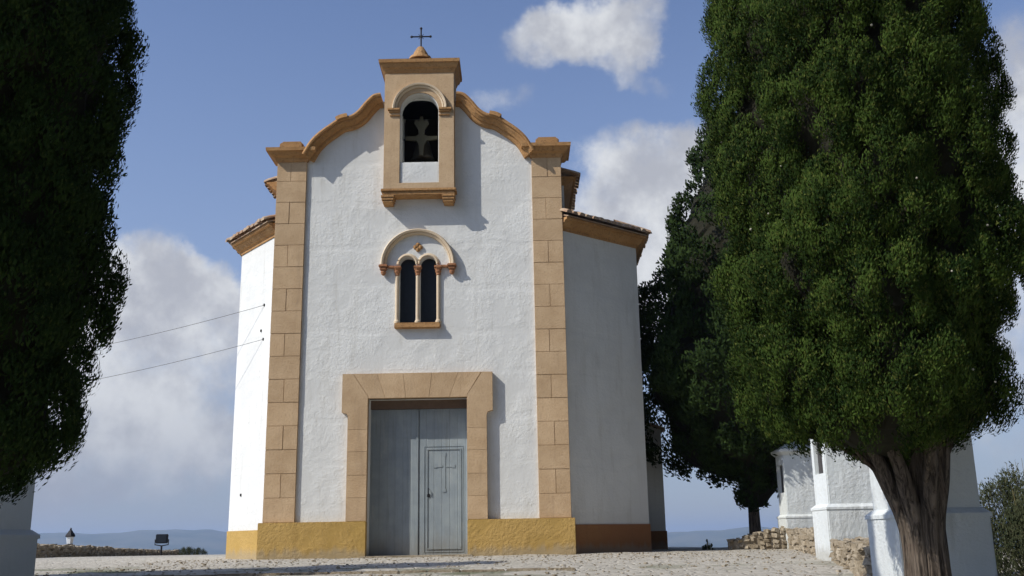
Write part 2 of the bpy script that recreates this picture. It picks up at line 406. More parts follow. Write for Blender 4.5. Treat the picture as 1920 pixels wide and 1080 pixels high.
# hills: a broad heightfield far beyond the valley
vt = []; fc = []; na, nr = 220, 14
prof = [(0, 0), (.2, .25), (.4, .55), (.6, .9), (.7, 1), (.8, .85), (1, .3)]
for j in range(nr):
    t = j/(nr-1)
    for i in range(na):
        a = math.radians(-50+100*i/(na-1)); R = 4300+3200*t
        px = a*10
        hgt = 205+62*math.exp(-((math.degrees(a)+21)/7)**2)+34*mnoise.noise(Vector((a*9, 0, 1)))+20*mnoise.noise(Vector((a*25, t*2, 5)))
        ridge = hgt*interp(t, prof)
        vt.append((R*math.sin(a), R*math.cos(a), -170+ridge+14*mnoise.noise(Vector((a*60, t*9, 9)))*t))
for j in range(nr-1):
    for i in range(na-1): fc.append((j*na+i, j*na+i+1, (j+1)*na+i+1, (j+1)*na+i))
me = bpy.data.meshes.new('hills'); me.from_pydata(vt, [], fc)
tag(link('hills', me, M_hill, smooth=True), None, None, kind='structure')

# ---------------------------------------------------------------- chapel
ch = thing('chapel', (0, 0, 0), 'white plastered hilltop chapel with tan stone pilasters, curved gable and bell housing', 'chapel')
def part(name, bm, mat, parent=ch, smooth=False): return link(name, bm, mat, parent, smooth)
CURVE = [(1.0, 12.16), (1.2, 12.11), (1.41, 11.90), (1.60, 11.66), (1.80, 11.52), (2.10, 11.44), (2.38, 11.25), (2.66, 11.03), (2.88, 10.78), (3.06, 10.45)]
CURVE = [(x*.988+.03, .38+(z-.38)*.988) for x, z in CURVE]
RC = smooth_path(CURVE, 6)
# facade slab
bm = bmesh.new()
top = [(x, z-.09) for x, z in RC]
out = [(-3.72, -.4), (-3.72, 10.3), (-3.1, 10.3)]+[(-x, z) for x, z in top[::-1]]+top+[(3.1, 10.3), (3.72, 10.3), (3.72, -.4)]
prism_xz(bm, out, .07, .62)
fac = part('facade_wall', bm, M_white)
cut = []
bm = bmesh.new(); box(bm, -1.22, 1.23, -1, .5, -.05, 3.845); cut.append(link('c', bm, None))
LAN = ((-.285, .215), (.25, .215))
for cx, r in LAN:
    bm = bmesh.new(); prism_xz(bm, arch_pts(cx, 5.77, 7.33, r), -1, .42); cut.append(link('c', bm, None))
bm = bmesh.new(); prism_xz(bm, arch_pts(.03, 9.3, 11.5, .52), -1, .9); cut.append(link('c', bm, None))
boolean(fac, cut)
# pilasters with dressed blocks
for s in (-1, 1):
    bm = bmesh.new(); x0, x1 = sorted((s*2.985, s*3.765)); H0, H1 = .86, 10.25; rows = 16; hh = (H1-H0)/rows
    box(bm, x0+.012, x1-.012, .012, .5, H0, H1)
    bb = bmesh.new()
    for r in range(rows):
        za, zb = H0+r*hh+.0025, H0+(r+1)*hh-.0025
        if r % 2: xm = x0+(x1-x0)*(.5+rnd.uniform(-.05, .05)); segs = [(x0, xm-.003), (xm+.003, x1)]
        else: segs = [(x0, x1)]
        for a, b in segs: box(bb, a, b, rnd.uniform(-.004, .003), .3, za, zb, .007)
    pl = part('pilaster', bm, M_joint)
    part('stone_block_facing', bb, M_stone, pl)
    # capital cornice
    bm = bmesh.new()
    path = [(x0+.0, .0), (x1, .0), (x1, .62), (x0, .62)]
    prof = [(-.2, 10.20), (.02, 10.20), (.05, 10.26), (.06, 10.30), (.14, 10.34), (.20, 10.42), (.22, 10.44), (.26, 10.44), (.27, 10.53), (-.2, 10.56)]
    sweep_xy(bm, path, prof, True)
    box(bm, x0+.05, x1-.05, .05, .58, 10.2, 10.5)
    part('pilaster_capital', bm, M_cornice)
    bm = bmesh.new(); box(bm, s*3.42-.31, s*3.42+.31, -.02, .6, 10.5, 10.76, .03); box(bm, s*3.42-.27, s*3.42+.27, .02, .56, 10.7, 10.81, .03)
    part('capital_block', bm, M_cornice)
# curved gable moulding
MP = [(-.02, .66), (-.02, -.27), (.03, -.30), (.065, -.29), (.07, -.23), (.11, -.22), (.15, -.16), (.19, -.12), (.195, -.06), (.25, -.05), (.28, -.02), (.29, .66)]
for s in (-1, 1):
    bm = bmesh.new(); sweep_xz(bm, [(s*x, z) for x, z in RC], MP)
    lip = [(s*x, z+.055) for x, z in RC if 1.86 < x < 2.2]
    sweep_xz(bm, lip, [(-.03, .6), (-.03, -.32), (.08, -.34), (.10, .6)])
    part('gable_moulding', bm, M_cornice)
# plinth
bm = bmesh.new()
bm.free()
for a, b in ((-3.85, -1.225), (1.235, 3.85)):
    bm = bmesh.new(); box(bm, a, b, -.10, .5, -.5, .858, .012); part('plinth', bm, M_ochre)
# door surround: voussoirs and jamb blocks over a joint-coloured core
bm = bmesh.new()
prism_xz(bm, [(-1.725, .862), (-1.725, 3.5), (-1.88, 3.5), (-1.88, 4.47), (1.88, 4.47), (1.88, 3.5), (1.73, 3.5), (1.73, .862), (1.238, .862), (1.238, 3.845), (-1.228, 3.845), (-1.228, .862)], -.075, .2)
ds = part('door_surround', bm, M_joint)
bb = bmesh.new()
def quad(bb, pts, y=-.087, gap=.004):
    c = Vector((sum(p[0] for p in pts)/len(pts), sum(p[1] for p in pts)/len(pts)))
    q = [(p[0]+(gap if p[0] < c.x else -gap), p[1]+(gap if p[1] < c.y else -gap)) for p in pts]
    prism_xz(bb, q, y+rnd.uniform(-.003, .003), .15)
for s in (-1, 1):
    xi = -1.232 if s < 0 else 1.242; xo = s*1.73; xw = s*1.885
    zz = [.862, 1.42, 1.96, 2.53, 3.08]
    for a, b in zip(zz, zz[1:]): quad(bb, [(xo, a), (xo, b), (xi, b), (xi, a)])
    quad(bb, [(xo, 3.08), (xo, 3.40), (s*1.76, 3.47), (xw, 3.50), (xw, 4.475), (s*1.62, 4.475), (xi, 3.90), (xi, 3.08)])
    quad(bb, [(s*1.60, 4.475), (xi, 3.90), (xi, 3.845), (s*.80, 3.845), (s*1.02, 4.475)])
    quad(bb, [(s*1.02, 4.475), (s*.80, 3.845), (s*.29, 3.845), (s*.36, 4.475)])
quad(bb, [(-.36, 4.475), (-.29, 3.845), (.29, 3.845), (.36, 4.475)])
part('stone_block_facing', bb, M_stone, ds)
bm = bmesh.new(); box(bm, -1.3, 1.3, .36, .5, 3.625, 3.9); part('door_lintel', bm, M_lintel)
# door leaves
def molding_rect(bm, x0, x1, z0, z1, y, w=.035, d=.02):
    box(bm, x0, x1, y-d, y+.02, z1-w, z1, .006); box(bm, x0, x1, y-d, y+.02, z0, z0+w, .006)
    box(bm, x0, x0+w, y-d*.98, y+.02, z0+w, z1-w, .006); box(bm, x1-w, x1, y-d*.98, y+.02, z0+w, z1-w, .006)
def latin(bm, cx, cz, y, s=1):
    box(bm, cx-.035*s, cx+.035*s, y-.012, y+.02, cz-.62*s, cz+.28*s, .008)
    box(bm, cx-.22*s, cx-.036*s, y-.012, y+.02, cz-.035*s, cz+.035*s, .008); box(bm, cx+.036*s, cx+.22*s, y-.012, y+.02, cz-.035*s, cz+.035*s, .008)
    for dx, dz in ((-.235, 0), (.235, 0), (0, .30), (0, -.63)): box(bm, cx+dx*s-.05*s, cx+dx*s+.05*s, y-.014, y+.02, cz+dz*s-.05*s, cz+dz*s+.05*s, .01)
for s in (-1, 1):
    bm = bmesh.new(); x0, x1 = sorted((s*.006, s*1.225))
    box(bm, x0, x1, .42, .49, .0, 3.62, .006)
    if s < 0: box(bm, -.07, -.004, .40, .43, .02, 3.60, .006)
    lf = part('door_leaf', bm, M_door)
    bm = bmesh.new(); cx = s*.64; latin(bm, cx, 2.18, .42, .95)
    if s < 0: molding_rect(bm, cx-.36, cx+.36, 1.0, 2.9, .42, .02, .008)
    part('door_cross', bm, M_door, lf)
    if s > 0:
        bm = bmesh.new(); molding_rect(bm, .19, 1.06, .16, 2.62, .42); molding_rect(bm, .13, 1.12, .09, 2.68, .42, .018, .012)
        part('wicket_frame', bm, M_door, lf)
        bm = bmesh.new(); tube(bm, [(.24, .42, 1.50), (.24, .37, 1.52), (.24, .37, 1.62), (.24, .42, 1.64)], .012)
        box(bm, .20, .28, .40, .43, 1.42, 1.50, .008); part('door_handle', bm, M_iron, lf)
bm = bmesh.new(); box(bm, -1.35, 1.36, -.22, .5, -.2, .035, .02); part('door_step', bm, M_rubble)
# twin window
wn = bmesh.new()
for cx, r in LAN: prism_xz(wn, arch_pts(cx, 5.775, 7.33, r-.004), .30, .34)
win = part('window_glass', wn, M_glass)
bm = bmesh.new()
for cx, r in LAN:
    for rr, y in ((r+.05, .045), (r+.02, .02)):
        pts = [(cx-rr*math.cos(math.pi*k/20), 7.34+rr*math.sin(math.pi*k/20)) for k in range(21)]
        tube(bm, [(x, y+.02, z) for x, z in pts], .030)
part('lancet_arch', bm, M_cream)
for cx in (-.55, -.018, .512):
    bm = bmesh.new(); lathe(bm, [(.075, 0), (.075, .05), (.05, .09), (.045, .12), (.048, 1.22), (.043, 1.26)], cx, .05, 5.77, 14)
    col_ = part('window_column', bm, M_cream, smooth=False)
    bm = bmesh.new(); lathe(bm, [(.05, 0), (.062, .02), (.055, .05), (.085, .11), (.07, .13), (.105, .19), (.09, .2)], cx, .05, 7.03, 10)
    box(bm, cx-.10, cx+.10, -.045, .14, 7.225, 7.285, .01); part('column_capital', bm, M_capital, col_)
bm = bmesh.new()
pts = [(-.02-.885*math.cos(math.pi*k/36), 7.315+.885*math.sin(math.pi*k/36)) for k in range(37)]
sweep = [(x, z) for x, z in pts]
rings = []
for (x, z), k in zip(pts, range(37)):
    a = math.pi*k/36; dx, dz = -math.cos(a), math.sin(a)
    rings.append([bm.verts.new((x+dx*o, y, z+dz*o)) for o, y in ((-.065, .10), (-.065, -.01), (-.03, -.05), (-.015, -.04), (0, -.085), (.045, -.10), (.075, -.05), (.075, .10))])
for a, b in zip(rings, rings[1:]):
    for k in range(8): bm.faces.new((a[k], a[(k+1) % 8], b[(k+1) % 8], b[k]))
bm.faces.new(rings[0]); bm.faces.new(rings[-1][::-1])
hood = part('hood_arch', bm, M_cream)
for cx in (-.905, .868):
    bm = bmesh.new(); box(bm, cx-.115, cx+.115, -.12, .1, 7.25, 7.31, .012); box(bm, cx-.09, cx+.09, -.09, .1, 7.17, 7.25, .02)
    lathe(bm, [(.01, 0), (.05, .03), (.075, .09), (.055, .12), (.09, .17)], cx, .0, 7.03, 9)
    part('hood_corbel', bm, M_capital, hood)
bm = bmesh.new()
for k in range(4):
    a = k*math.pi/2
    lathe(bm, [(.01, -.06), (.05, -.04), (.062, 0), (.05, .04), (.01, .06)], -.02+.066*math.cos(a), .06, 7.80+.066*math.sin(a), 8)
prism_xz(bm, [(-.02-.125, 7.8), (-.02, 7.8+.125), (-.02+.125, 7.8), (-.02, 7.8-.125)], .03, .1)
part('window_rosette', bm, M_cornice)
bm = bmesh.new(); box(bm, -.60, .57, -.08, .1, 5.63, 5.74, .015); box(bm, -.58, .55, -.05, .3, 5.735, 5.775, .01); part('window_sill', bm, M_cornice)

for a_, b_ in ((-.80, -.64), (.60, .765)):
    bm = bmesh.new(); box(bm, a_, b_, -.03, .1, 7.235, 7.295, .008); part('impost_band', bm, M_capital)
# bell housing
bm = bmesh.new(); box(bm, -.905, .955, -.28, .70, 9.29, 12.62, .012)
bh = part('bell_housing', bm, M_stone)
bm = bmesh.new(); prism_xz(bm, arch_pts(.03, 9.46, 11.5, .52, 24), -1, 1.2); boolean(bh, [link('c', bm, None)])
bm = bmesh.new(); prism_xz(bm, arch_pts(.03, 9.462, 11.5, .518, 24), -.24, .72)
lin = part('arch_lining', bm, M_white, bh)
bm = bmesh.new(); prism_xz(bm, arch_pts(.03, 9.40, 11.5, .50, 24), -1, 1.2); boolean(lin, [link('c', bm, None)])
bm = bmesh.new(); seg_ = [(.505*math.cos(math.pi*k/20), .505*math.sin(math.pi*k/20)) for k in range(21)]
prism_xz(bm, [(.03+x, 11.5+z) for x, z in seg_]+[(.03-.46+.92*k/10, 11.86+.09*(1-((k-5)/5)**2)) for k in range(11)], .10, .30); part('arch_tympanum', bm, M_white, bh)
bm = bmesh.new(); box(bm, -.475, .535, -.24, -.1, 9.46, 10.05, .015); part('parapet', bm, M_white, bh)
bm = bmesh.new(); rings = []
for k in range(33):
    a = math.pi*k/32; dx, dz = -math.cos(a), math.sin(a)
    rings.append([bm.verts.new((.04+dx*o, y, 11.545+dz*o)) for o, y in ((.60, -.26), (.60, -.31), (.63, -.34), (.65, -.32), (.67, -.37), (.71, -.38), (.73, -.34), (.73, -.26))])
for a, b in zip(rings, rings[1:]):
    for k in range(8): bm.faces.new((a[k], a[(k+1) % 8], b[(k+1) % 8], b[k]))
bm.faces.new(rings[0]); bm.faces.new(rings[-1][::-1]); part('arch_moulding', bm, M_cream, bh)
for s in (-1, 1):
    bm = bmesh.new(); x0, x1 = (-.76, -.485) if s < 0 else (.545, .84)
    for z0, z1, o in ((11.49, 11.55, .05), (11.44, 11.49, .02), (11.34, 11.37, .0)): box(bm, x0-(o if s < 0 else 0), x1+(o if s > 0 else 0), -.32-o, -.1, z0, z1-.002, .008)
    part('impost', bm, M_cornice, bh)
    bm = bmesh.new(); cx = -.735 if s < 0 else .785
    for z0, z1, o in ((9.06, 9.12, .19), (8.99, 9.06, .175), (8.92, 8.99, .15)): box(bm, cx-o+.03*s, cx+o-.04+.03*s, -.34+.35*(9.12-z1), .1, z0, z1-.002, .008)
    part('ledge_corbel', bm, M_cornice, bh)
bm = bmesh.new(); box(bm, -.96, 1.005, -.35, .1, 9.22, 9.29, .012); box(bm, -.92, .965, -.31, .1, 9.12, 9.22, .012); part('housing_ledge', bm, M_cornice, bh)
bm = bmesh.new()
sweep_xy(bm, [(-.905, -.28), (.955, -.28), (.955, .70), (-.905, .70)], [(-.1, 12.58), (.01, 12.58), (.03, 12.64), (.04, 12.68), (.08, 12.72), (.11, 12.80), (.12, 12.84), (.15, 12.84), (.16, 12.93), (-.1, 12.96)], True)
box(bm, -.85, .9, -.23, .65, 12.6, 12.9)
part('housing_cornice', bm, M_cornice, bh)
bm = bmesh.new()
a = [bm.verts.new(p) for p in ((-1.06, -.435, 12.935), (1.11, -.435, 12.935), (1.11, .855, 12.935), (-1.06, .855, 12.935))]
b = [bm.verts.new(p) for p in ((-.25, .02, 13.13), (.30, .02, 13.13), (.30, .3, 13.13), (-.25, .3, 13.13))]
bm.faces.new(a[::-1]); bm.faces.new(b)
for i in range(4): bm.faces.new((a[i], a[(i+1) % 4], b[(i+1) % 4], b[i]))
part('housing_roof', bm, M_tile, bh)
bm = bmesh.new(); lathe(bm, [(.34, -.05), (.30, .04), (.22, .08), (.19, .18), (.13, .28), (.09, .35), (.03, .38)], .025, .0, 13.12, 14); part('finial', bm, M_cornice, bh)
bm = bmesh.new(); cz = 13.86
tube(bm, [(.025, .1, 13.4), (.025, .1, 14.10)], .022); tube(bm, [(-.23, .1, cz), (.28, .1, cz)], .020)
for p in ((-.235, cz), (.285, cz), (.025, 14.11)):
    lathe(bm, [(.01, -.035), (.034, -.02), (.038, 0), (.034, .02), (.01, .035)], p[0], .1, p[1], 8)
for k in range(4):
    a = math.pi/4+k*math.pi/2; tube(bm, [(.025+.03*math.cos(a), .1, cz+.03*math.sin(a)), (.025+.10*math.cos(a), .1, cz+.10*math.sin(a))], .008)
part('iron_cross', bm, M_iron, bh)
# dark chamber behind the opening
bm = bmesh.new()
x0, x1, y0, y1, z0, z1 = -.8, .86, .64, 1.9, 9.3, 12.4
V = [bm.verts.new(p) for p in ((x0, y0, z0), (x1, y0, z0), (x1, y1, z0), (x0, y1, z0), (x0, y0, z1), (x1, y0, z1), (x1, y1, z1), (x0, y1, z1))]
for q in ((0, 1, 2, 3), (4, 5, 6, 7), (1, 2, 6, 5), (2, 3, 7, 6), (3, 0, 4, 7)): bm.faces.new([V[i] for i in q])
o = part('bell_chamber', bm, M_dark)
md = o.modifiers.new('thick', 'SOLIDIFY'); md.thickness = .06; md.offset = 1
# lower body
RB = [(3.70, .14), (5.90, 2.0), (5.98, 9.4), (-5.20, 9.4), (-5.15, 2.0), (-3.70, .14)]
bm = bmesh.new(); prism_xy(bm, RB+[(-3.4, .14), (-3.4, .66), (3.4, .66), (3.4, .14)], -.5, 8.3); part('side_wall', bm, M_white)
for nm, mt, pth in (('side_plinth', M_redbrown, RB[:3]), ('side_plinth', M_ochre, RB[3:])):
    bm = bmesh.new(); pp = pth if nm else pth
    sweep_xy(bm, [(p[0], p[1]) for p in (pth[::-1] if False else pth)], [(-.05, -.5), (.0-.035, -.5), (.0-.035, .70), (-.05, .70)] if False else [(.3, -.5), (-.03, -.5), (-.03, .70), (.3, .70)][::-1])
    bm.free()
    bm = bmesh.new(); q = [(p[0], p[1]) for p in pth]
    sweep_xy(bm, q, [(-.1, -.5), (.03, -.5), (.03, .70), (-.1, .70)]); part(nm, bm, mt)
CP = [(-.1, 8.22), (.03, 8.22), (.04, 8.29), (.10, 8.32), (.18, 8.42), (.20, 8.46), (.27, 8.47), (.28, 8.53), (-.1, 8.55)]
for pth in (RB[:3], RB[3:]):
    bm = bmesh.new(); sweep_xy(bm, pth, CP); part('eave_cornice', bm, M_cornice)
def tiles(bm, A, B, up, length, ez, slope, sp=.235, r=.10, drop=0):
    """barrel tiles at right angles to the eave A-B (xy), rising inward"""
    A = Vector((*A, 0)); B = Vector((*B, 0)); d = (B-A); L = d.length; d.normalize(); up = Vector((*up, 0)).normalized(); k = int(L/sp)
    for i in range(k+1):
        p = A+d*(i*sp+rnd.uniform(-.01, .01)); jut = rnd.uniform(-.025, .025); rr = r*rnd.uniform(.93, 1.07)
        n = 5; prev = None
        for j in range(n+1):
            s = length*j/n; c = p+up*(s+(jut if j == 0 else 0)); zc = ez+s*slope+(.015 if j else 0)
            ring = []
            for q in range(7):
                a = math.pi*q/6; ring.append(bm.verts.new((c.x+d.x*math.cos(a)*rr, c.y+d.y*math.cos(a)*rr, zc+math.sin(a)*rr*.9)))
            if prev:
                for q in range(6): bm.faces.new((prev[q], prev[q+1], ring[q+1], ring[q]))
            else:
                bm.faces.new(ring)
            prev = ring
def offs(path, o):
    P = [Vector((*p, 0)) for p in path]; res = []
    for i in range(len(P)):
        d1 = (P[i]-P[i-1]).normalized() if i else (P[1]-P[0]).normalized(); d2 = (P[i+1]-P[i]).normalized() if i < len(P)-1 else d1
        n1 = Vector((d1.y, -d1.x, 0)); n2 = Vector((d2.y, -d2.x, 0)); m = (n1+n2).normalized(); res.append(tuple((P[i]+m*o/max(.3, m.dot(n1)))[:2]))
    return res
for pth in (RB[:3], RB[3:]):
    bm = bmesh.new(); E1 = offs(pth, .40)
    sweep_xy(bm, pth, [(.33, 8.53), (.33, 8.56), (-1.0, 9.0), (-1.0, 8.9)])
    part('lower_roof', bm, M_tile); bm = bmesh.new()
    for a, b in zip(E1, E1[1:]):
        d = Vector((b[0]-a[0], b[1]-a[1])); up = (-d.y, d.x)
        tiles(bm, a, b, up, 1.0, 8.60, .33)
    part('roof_tile_rows', bm, M_tile)
# nave above
bm = bmesh.new(); box(bm, -3.86, 3.86, .60, 9, 8.3, 9.62); part('nave_wall', bm, M_white)
NP = [(-.1, 9.55), (.03, 9.55), (.05, 9.62), (.14, 9.68), (.24, 9.78), (.26, 9.82), (.33, 9.83), (.34, 9.88), (-.1, 9.9)]
for pth in ([(3.86, .62), (3.86, 9)], [(-3.86, 9), (-3.86, .62)]):
    bm = bmesh.new(); sweep_xy(bm, pth, NP); part('eave_cornice', bm, M_cornice)
    bm = bmesh.new(); e = offs(pth, .44); d = Vector((e[1][0]-e[0][0], e[1][1]-e[0][1])); tiles(bm, e[0], e[1], (-d.y, d.x), .6, 9.90, .3)
    part('roof_tile_rows', bm, M_tile)
bm = bmesh.new(); prism_xz(bm, [(-4.2, 9.87), (4.2, 9.87), (0, 10.2)], .66, 9.1); part('nave_roof', bm, M_tile)
# annex
bm = bmesh.new(); prism_xz(bm, [(5.0, -.5), (5.0, 4.25), (6.90, 3.56), (6.90, -.5)], 6.0, 8.9); part('annex_wall', bm, M_white)
bm = bmesh.new(); box(bm, 5.9, 6.93, 5.97, 8.93, -.5, .54); part('annex_plinth', bm, M_redbrown)
bm = bmesh.new(); prism_xz(bm, [(5.0, 4.26), (5.0, 4.34), (7.02, 3.62), (7.02, 3.53)], 5.9, 9.0); part('annex_roof', bm, M_tile)

# bell
bl = thing('church_bell', (.04, .62, 10.72), 'bronze bell with pale cross shaped yoke hanging in the dark arched opening', 'bell')
bm = bmesh.new(); lathe(bm, [(.32, -.30), (.33, -.27), (.29, -.2), (.23, -.02), (.20, .16), (.17, .24), (.06, .28)], 0, .02, .0, 24); link('bell_body', bm, M_bronze, bl, True)
bm = bmesh.new()
prism_xz(bm, [(-.045, -.30), (.045, -.30), (.07, .0), (.14, .12), (.42, .15), (.44, .24), (.16, .24), (.07, .30), (.09, .45), (.20, .62), (.14, .74), (.06, .66), (.04, .84), (-.04, .84), (-.06, .66), (-.14, .74), (-.20, .62), (-.09, .45), (-.07, .30), (-.16, .24), (-.44, .24), (-.42, .15), (-.14, .12), (-.07, .0)], -.42, -.34)
link('yoke', bm, M_yoke, bl)
bm = bmesh.new(); tube(bm, [(-.49, -.3, .19), (.49, -.3, .19)], .03); link('axle', bm, M_iron, bl)
bm = bmesh.new(); tube(bm, [(0, .02, -.05), (0, .02, -.36)], .02); lathe(bm, [(.01, -.05), (.05, 0), (.01, .05)], 0, .02, -.38, 8); link('clapper', bm, M_iron, bl)

# ---------------------------------------------------------------- calvary piers
def pier(base, h, rz, label, hp=.9, wid=.94):
    t = thing('shrine_pier', base, label, 'pillar', 'shrine pillars lining the path', rz)
    w2 = wid/2; bm = bmesh.new()
    # origin at the near left corner of the plinth
    box(bm, 0, wid, 0, wid, -.5, hp-.05, .02)
    a = [(0.0, hp-.06), (.075, hp)]
    prev = None
    sweep_xy(bm, [(0, 0), (wid, 0), (wid, wid), (0, wid)], [(-.2, hp-.07), (.012, hp-.07), (.012, hp-.03), (-.055, hp+.025), (-.2, hp+.025)], True)
    link('pedestal', bm, M_pier, t)
    i = .06; bm = bmesh.new(); box(bm, i, wid-i, i, wid-i, hp-.05, h-.42, .018); sh = link('shaft', bm, M_pier)
    # niche in the face that looks onto the path
    bm = bmesh.new(); box(bm, i-.02, i+.10, .22, wid-.22, h-1.42, h-.70); boolean(sh, [link('c', bm, None)]); sh.parent = t
    bm = bmesh.new(); box(bm, i+.07, i+.085, .225, wid-.225, h-1.415, h-.705); link('niche_panel', bm, M_plaque, t)
    bm = bmesh.new()
    sweep_xy(bm, [(i, i), (wid-i, i), (wid-i, wid-i), (i, wid-i)], [(-.2, h-.44), (.02, h-.44), (.05, h-.40), (.10, h-.36), (.10, h-.30), (-.2, h-.28)], True)
    v = [bm.verts.new(p) for p in ((i-.06, i-.06, h-.29), (wid-i+.06, i-.06, h-.29), (wid-i+.06, wid-i+.06, h-.29), (i-.06, wid-i+.06, h-.29))]; ap = bm.verts.new((w2, w2, h))
    bm.faces.new(v[::-1])
    for k in range(4): bm.faces.new((v[k], v[(k+1) % 4], ap))
    link('cap', bm, M_pier, t)
    return t
PIERS = [((9.50, 2.0, -.04), 2.92, 0, 'farthest white shrine pillar with a dark niche, beside the far cypress trunk', .9),
         ((7.88, -7.0, -.07), 2.92, 0, 'middle white shrine pillar with dark niche, just left of the big cypress trunk', .93),
         ((6.30, -14.6, -.36), 2.92, 0, 'white shrine pillar directly behind the thick cypress trunk', .95),
         ((-3.76, -14.6, -.36), 2.92, 0, 'shaded grey white shrine pillar under the left cypress', .9)]
for b, h, rz, lb, hp in PIERS: pier(b, h, rz, lb, hp)

# ---------------------------------------------------------------- rubble walls
def rubble(name, label, path, wid, seed, size=.17, cap=True, group=None):
    """path: (x, y, z_bottom, z_top)"""
    R = random.Random(seed); bm = bmesh.new()
    for (x0, y0, b0, t0), (x1, y1, b1, t1) in zip(path, path[1:]):
        L = math.hypot(x1-x0, y1-y0); dx, dy = (x1-x0)/L, (y1-y0)/L; nx_, ny_ = dy, -dx
        n = 8; 
        v = []
        for (x, y, b, t) in ((x0, y0, b0, t0), (x1, y1, b1, t1)):
            for o, z in ((-wid*.42, b-.3), (wid*.42, b-.3), (wid*.42, t-size*.45), (-wid*.42, t-size*.45)): v.append(bm.verts.new((x+nx_*o, y+ny_*o, z)))
        for q in ((0, 1, 2, 3), (7, 6, 5, 4), (0, 4, 5, 1), (1, 5, 6, 2), (2, 6, 7, 3), (3, 7, 4, 0)): bm.faces.new([v[i] for i in q])
        s = 0
        cols = max(1, int(L/(size*1.15)))
        for k in range(cols):
            f = (k+.5)/cols; hb = b0+(b1-b0)*f-.05; ht = t0+(t1-t0)*f; rows = max(1, int((ht-hb)/(size*.8)))
            for j in range(rows):
                for o in ((-.5, .5) if j < rows-1 else (-.5, 0, .5)):
                    zc = hb+(ht-hb)*(j+.5)/rows; sc_ = size*R.uniform(.42, .68)
                    c = Vector((x0+dx*L*f+nx_*wid*o*.86+R.uniform(-.3, .3)*size*dx, y0+dy*L*f+ny_*wid*o*.86+R.uniform(-.3, .3)*size*dy, zc+R.uniform(-.25, .25)*size))
                    r = bmesh.ops.create_cube(bm, size=sc_*1.55)
                    rot = Matrix.Rotation(R.uniform(0, 6.3), 3, 'Z') @ Matrix.Rotation(R.uniform(-.35, .35), 3, 'X')
                    S = Vector((R.uniform(.8, 1.3), R.uniform(.8, 1.3), R.uniform(.5, .85)))
                    for vv in r['verts']:
                        p = rot @ vv.co; p = Vector((p.x*S.x, p.y*S.y, p.z*S.z))*R.uniform(.85, 1.12); vv.co = p+c+Vector((R.uniform(-1, 1), R.uniform(-1, 1), R.uniform(-1, 1)))*sc_*.16
    o = link(name, bm, M_rubble); return tag(o, label, 'stone wall', group)
rubble('stone_wall', 'low rubble wall between the two left-hand shrine pillars beyond the big cypress', [(9.72, 1.9, -.05, .50), (8.3, -6.05, -.08, .50)], .42, 1, .13)
rubble('stone_wall', 'low rough stone wall running from the shrine pillar towards the thick cypress trunk', [(8.15, -7.05, -.1, .30), (6.75, -13.6, -.32, .22)], .5, 2, .13)
rubble('stone_wall', 'dark shaded stone kerb wall around the foot of the far cypress', [(8.05, 2.6, -.05, .24), (8.8, 2.5, -.05, .48), (9.55, 2.35, -.05, .60)], .4, 3, .14)
rubble('stone_wall', 'long low tan rubble wall edging the terrace in front of the distant hills', [(-15.2, 12.0, 0, .48), (-16.9, 20, -.05, .42), (-20.2, 43, -.3, .0)], .45, 4, .2)

# ---------------------------------------------------------------- street lamp, floodlight
X, Y = -17.35, 20.5; b = gz(X, Y)
t = thing('street_lamp', (X, Y, b), 'old fashioned lantern street lamp rising behind the low terrace wall', 'street lamp'); tp = 1.16-b
bm = bmesh.new(); lathe(bm, [(.13, 0), (.12, .3), (.06, .4), (.05, tp-.78), (.08, tp-.72), (.15, tp-.70), (.15, tp-.665), (.05, tp-.66)], seg=12); link('post', bm, M_iron, t)
bm = bmesh.new(); lathe(bm, [(.13, tp-.66), (.17, tp-.36)], seg=6); link('lamp_glass', bm, M_lampglass, t)
bm = bmesh.new(); lathe(bm, [(.21, tp-.36), (.23, tp-.33), (.20, tp-.26), (.12, tp-.16), (.10, tp-.12), (.04, tp-.06), (.05, tp-.03), (.01, tp+.04)], seg=6); link('lamp_hood', bm, M_iron, t)
X, Y = -12.4+.5, 15.5; b = gz(X, Y)
X, Y = -15.7, 27.5; b = gz(X, Y)
t = thing('floodlight', (X, Y, b), 'black square floodlight on a short stand behind the low stone wall', 'floodlight')
tp = .96-b
bm = bmesh.new(); box(bm, -.30, .30, -.09, .09, tp-.50, tp-.04, .03); 
for k in range(6): box(bm, -.26+k*.1, -.24+k*.1, .09, .15, tp-.46, tp-.08)
link('housing', bm, M_iron, t)
bm = bmesh.new(); box(bm, -.26, .26, -.105, -.085, tp-.46, tp-.08, .005); link('lens', bm, M_glass, t)
bm = bmesh.new(); tube(bm, [(-.34, 0, tp-.30), (-.34, 0, tp-.56), (0, 0, tp-.62), (.34, 0, tp-.56), (.34, 0, tp-.30)], .028); tube(bm, [(0, 0, -.3), (0, 0, tp-.6)], .05); link('stand', bm, M_iron, t)

